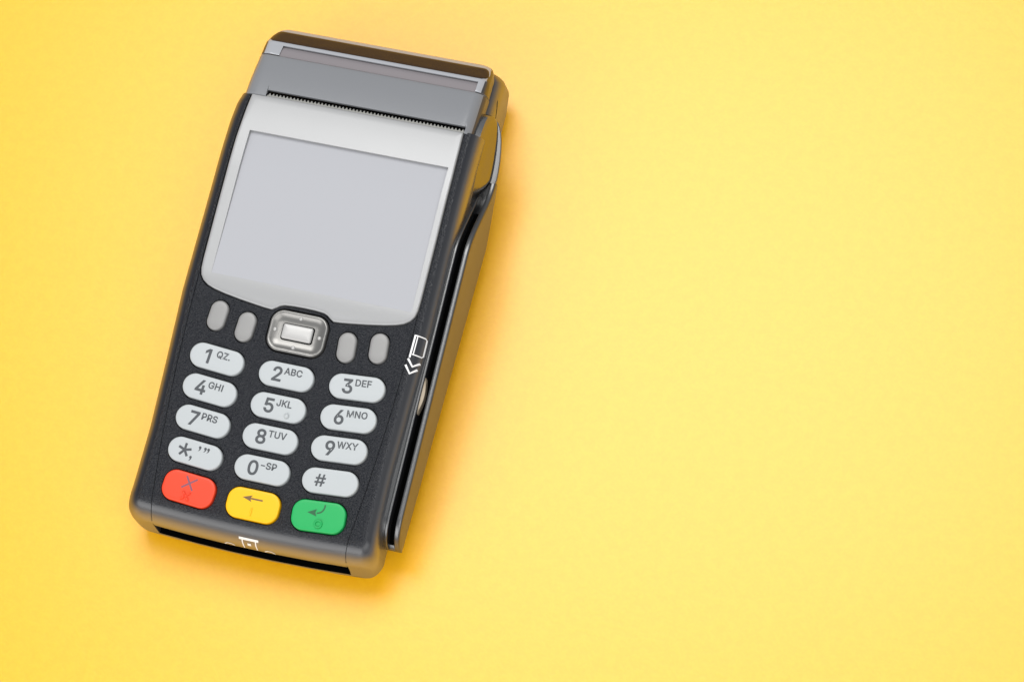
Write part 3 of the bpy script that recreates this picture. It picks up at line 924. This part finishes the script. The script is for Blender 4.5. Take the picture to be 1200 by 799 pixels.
for x, y, rz, kw, kh, kr, k in KEYS:
    white = k not in ('red', 'yellow', 'green')
    ob = part('key', ME_KEY['white' if white else k], T, (x, y, 0), rz)
    if white:
        if k in LET:
            x0 = -4.6 if k != '1' else -4.4
            gr, xe = text_groups(k, 4.15, x0, -2.0)
            legend(ob, 'digit', gr, ZK, 'legend_grey', 0.165)
            gr, _ = text_groups(LET[k], 1.95, -0.75 if k != '1' else -0.4, 0.42, 1.02)
            legend(ob, 'letters', gr, ZK, 'legend_grey', 0.08)
            if k == '5':
                part('raised_dot', to_mesh('raised_dot', dome(0.85, 0.75), 'key_white', 80), ob, (3.3, -2.1, ZK - 0.02), sub=True)
        elif k == '#':
            gr, _ = text_groups('#', 3.5, -4.6, -1.7, 1.0, 1.1)
            legend(ob, 'symbol', gr, ZK, 'legend_grey', 0.10)
        else:
            sg_ = []
            for a in range(5):
                t = math.radians(90 + 72 * a)
                sg_.append(((-3.3, 0.1), (-3.3 + 2.1 * math.cos(t), 0.1 + 2.1 * math.sin(t))))
            legend(ob, 'symbol', bars(sg_, 0.75), ZK, 'legend_grey', 0)
            for cx_, cy_ in ((-0.85, -1.55), (1.05, 2.0), (2.75, 2.05), (3.75, 2.05)):
                cm_ = [(0.42 * math.cos(math.radians(t)), 0.42 * math.sin(math.radians(t))) for t in range(-20, 231, 25)]
                cm_ += [(-0.1, -0.42), (-0.12, -0.75), (-0.4, -1.2), (0.02, -1.0), (0.3, -0.6)]
                legend(ob, 'symbol', [[[(cx_ + px, cy_ + py) for px, py in cm_]]], ZK, 'legend_grey', 0)
    elif k == 'red':
        legend(ob, 'cross', bars([((-2.2, -0.2), (1.9, 3.3)), ((-1.6, 3.5), (1.3, -0.4))], 0.55), ZK, 'legend_violet', 0)
        bm = bmesh.new()
        for a in (45, 135, 225, 315):
            c_, s_ = math.cos(math.radians(a)), math.sin(math.radians(a))
            cx, cy = -0.1 + 1.05 * c_, -2.35 + 1.05 * s_
            b2 = dome(0.42, 0.65, 12, 3)
            for v in b2.verts:
                v.co.x *= 1.9
                v.co = Vector((cx + v.co.x * c_ - v.co.y * s_, cy + v.co.x * s_ + v.co.y * c_, v.co.z))
            tmp = bpy.data.meshes.new('t')
            b2.to_mesh(tmp)
            b2.free()
            bm.from_mesh(tmp)
            bpy.data.meshes.remove(tmp)
        part('raised_cross', to_mesh('raised_cross', bm, 'key_red', 80), ob, (0, 0, ZK - 0.03), sub=True)
    elif k == 'yellow':
        ar = bars([((-1.6, 1.75), (2.7, 1.75))], 0.5)
        ar.append([[(-3.6, 1.75), (-0.6, 2.75), (-1.2, 1.75), (-0.6, 0.75)]])
        legend(ob, 'arrow', ar, ZK, 'legend_brown', 0)
        bm = bmesh.new()
        loft(bm, rrect_rings(0.55, 2.4, 0.27, [(0, -0.1), (0, 0.2), (0.12, 0.36)], 4))
        part('raised_bar', to_mesh('raised_bar', bm, 'key_yellow', 60), ob, (0.0, -2.2, ZK), sub=True)
    else:
        cx, cy, R_ = -0.6, 3.2, 2.3
        arc = []
        for q in range(9):
            t = math.radians(-90 + 100 * q / 8)
            arc.append((cx + R_ * 0.95 * math.cos(t), cy + R_ * math.sin(t)))
        gr = [[[(px + 0.24 * (cx - px) / R_, py + 0.24 * (cy - py) / R_) for px, py in arc] + [(px - 0.24 * (cx - px) / R_, py - 0.24 * (cy - py) / R_) for px, py in arc[::-1]]]]
        gr.append([[(-3.5, 0.85), (-0.7, 2.1), (-1.0, 0.95), (-0.5, -0.1)]])
        legend(ob, 'arrow', gr, ZK, 'legend_green', 0)
        bm = bmesh.new()
        rr = []
        for rad, z in ((1.35, -0.1), (1.3, 0.35), (1.15, 0.55), (0.95, 0.55), (0.78, 0.35), (0.7, -0.1)):
            rr.append([(rad * math.cos(2 * math.pi * i / 24), rad * math.sin(2 * math.pi * i / 24), z) for i in range(24)])
        loft(bm, rr, cap0=False, cap1=False)
        part('raised_ring', to_mesh('raised_ring', bm, 'key_green', 60), ob, (0.4, -2.3, ZK), sub=True)

# function keys beside the navigation pad
bm = bmesh.new()
loft(bm, rrect_rings(SW, SH, 2.8, [(0, -2.2), (0, 0.2), (0.08, 0.5), (0.25, 0.74), (0.5, 0.86), (0.9, 0.92), (1.6, 0.95), (2.5, 0.96)]))
ms = to_mesh('function_key', bm, 'soft_key', 60)
for x, y, rz in SOFT:
    part('function_key', ms, T, (x, y, 0), rz)

# navigation pad
bm = bmesh.new()
loft(bm, rrect_rings(NAV[2], NAV[3], NAV[4], [(0, -2.6), (0, 0.15), (0.1, 0.5), (0.3, 0.72), (0.55, 0.78), (0.85, 0.72), (1.3, 0.45), (2.0, 0.12), (2.8, -0.05), (3.4, -0.1)], 10))
nav = part('navigation_pad', to_mesh('navigation_pad', bm, 'nav_metal', 60), T, (NAV[0], NAV[1], 0))
bm = bmesh.new()
loft(bm, rrect_rings(10.0, 5.3, 0.8, [(0, -0.2), (0, -0.05)], 4))
part('button_gap', to_mesh('button_gap', bm, 'void_black', 60), nav, (0, 0, 0), sub=True)
bm = bmesh.new()
loft(bm, rrect_rings(9.3, 4.6, 0.6, [(0, -0.2), (0, 0.55), (0.1, 0.8), (0.3, 0.92), (0.8, 1.0), (1.8, 1.04)], 6))
part('centre_button', to_mesh('centre_button', bm, 'nav_button', 60), nav, (0, 0, 0), sub=True)
md = to_mesh('raised_dot', dome(0.62, 0.5), 'nav_button', 80)
for dx, dy, dz in ((0, 4.55, 0.25), (-7.05, 0.05, 0.2), (6.9, -0.05, 0.2), (-0.2, -4.5, 0.25)):
    part('raised_dot', md, nav, (dx, dy, dz - 0.05), sub=True)

# ------------------------------------------------------------------ printed symbols that follow the moulded surface
def print_on(name, polys, lift=0.06, step=0.35, push=0.0):
    """flat strokes laid on the housing: each polygon a strip of quads [(left pt, right pt), ...]"""
    bm = bmesh.new()
    for strip in polys:
        st_ = []
        for (a0, b0), (a1, b1) in zip(strip, strip[1:]):
            k_ = max(1, int((Vector(a1) - Vector(a0)).length / step))
            for i in range(k_):
                t = i / k_
                st_.append((Vector(a0).lerp(Vector(a1), t), Vector(b0).lerp(Vector(b1), t)))
        st_.append((Vector(strip[-1][0]), Vector(strip[-1][1])))
        rows__ = []
        for a, b in st_:
            n_ = max(1, int((b - a).length / step))
            row = []
            for i in range(5):
                q = a.lerp(b, i / 4)
                row.append(bm.verts.new((q.x, q.y - push, body_z(q.x, q.y) + lift)))
            rows__.append(row)
        for r0, r1 in zip(rows__, rows__[1:]):
            for i in range(4):
                bm.faces.new((r0[i], r0[i + 1], r1[i + 1], r1[i]))
    return part(name, to_mesh(name, bm, 'ink_white', 60), T)


def stroke(pts, wd):
    """polyline -> strip of width wd"""
    st_ = []
    for i in range(len(pts)):
        a = Vector(pts[max(i - 1, 0)])
        b = Vector(pts[min(i + 1, len(pts) - 1)])
        d = (b - a).normalized()
        n_ = Vector((-d.y, d.x)) * wd / 2
        p_ = Vector(pts[i])
        st_.append((tuple(p_ + n_), tuple(p_ - n_)))
    return st_


# card with two arrows beside the swipe rail
print_on('swipe_symbol', [
    stroke([(35.25, 10.6), (35.1, 3.6)], 0.55),
    stroke([(36.0, 10.35), (35.9, 4.6)], 0.32),
    stroke([(35.2, 10.5), (38.2, 10.3), (38.6, 9.9), (38.6, 5.0), (38.3, 4.55), (35.5, 4.7)], 0.34),
    stroke([(34.75, 3.2), (36.5, 1.1), (38.3, 2.6)], 0.62),
    stroke([(34.45, 1.2), (36.2, -1.1), (38.0, 0.6)], 0.62),
])
# chip card going into the slot
print_on('chip_symbol', [
    stroke([(-2.6, -59.05), (3.5, -59.05)], 0.62),
    stroke([(-1.6, -59.3), (-1.5, -60.1), (-1.35, -60.7), (-1.3, -61.0)], 0.38),
    stroke([(2.6, -59.3), (2.6, -60.1), (2.7, -60.7), (2.75, -61.0)], 0.38),
    stroke([(0.0, -60.25), (1.1, -60.25)], 0.5),
    stroke([(-7.6, -60.98), (-6.6, -60.8), (-5.4, -60.8), (-4.4, -60.98)], 0.12),
    stroke([(5.0, -60.98), (6.1, -60.8), (7.2, -60.8), (8.2, -60.98)], 0.12),
], push=0.05)
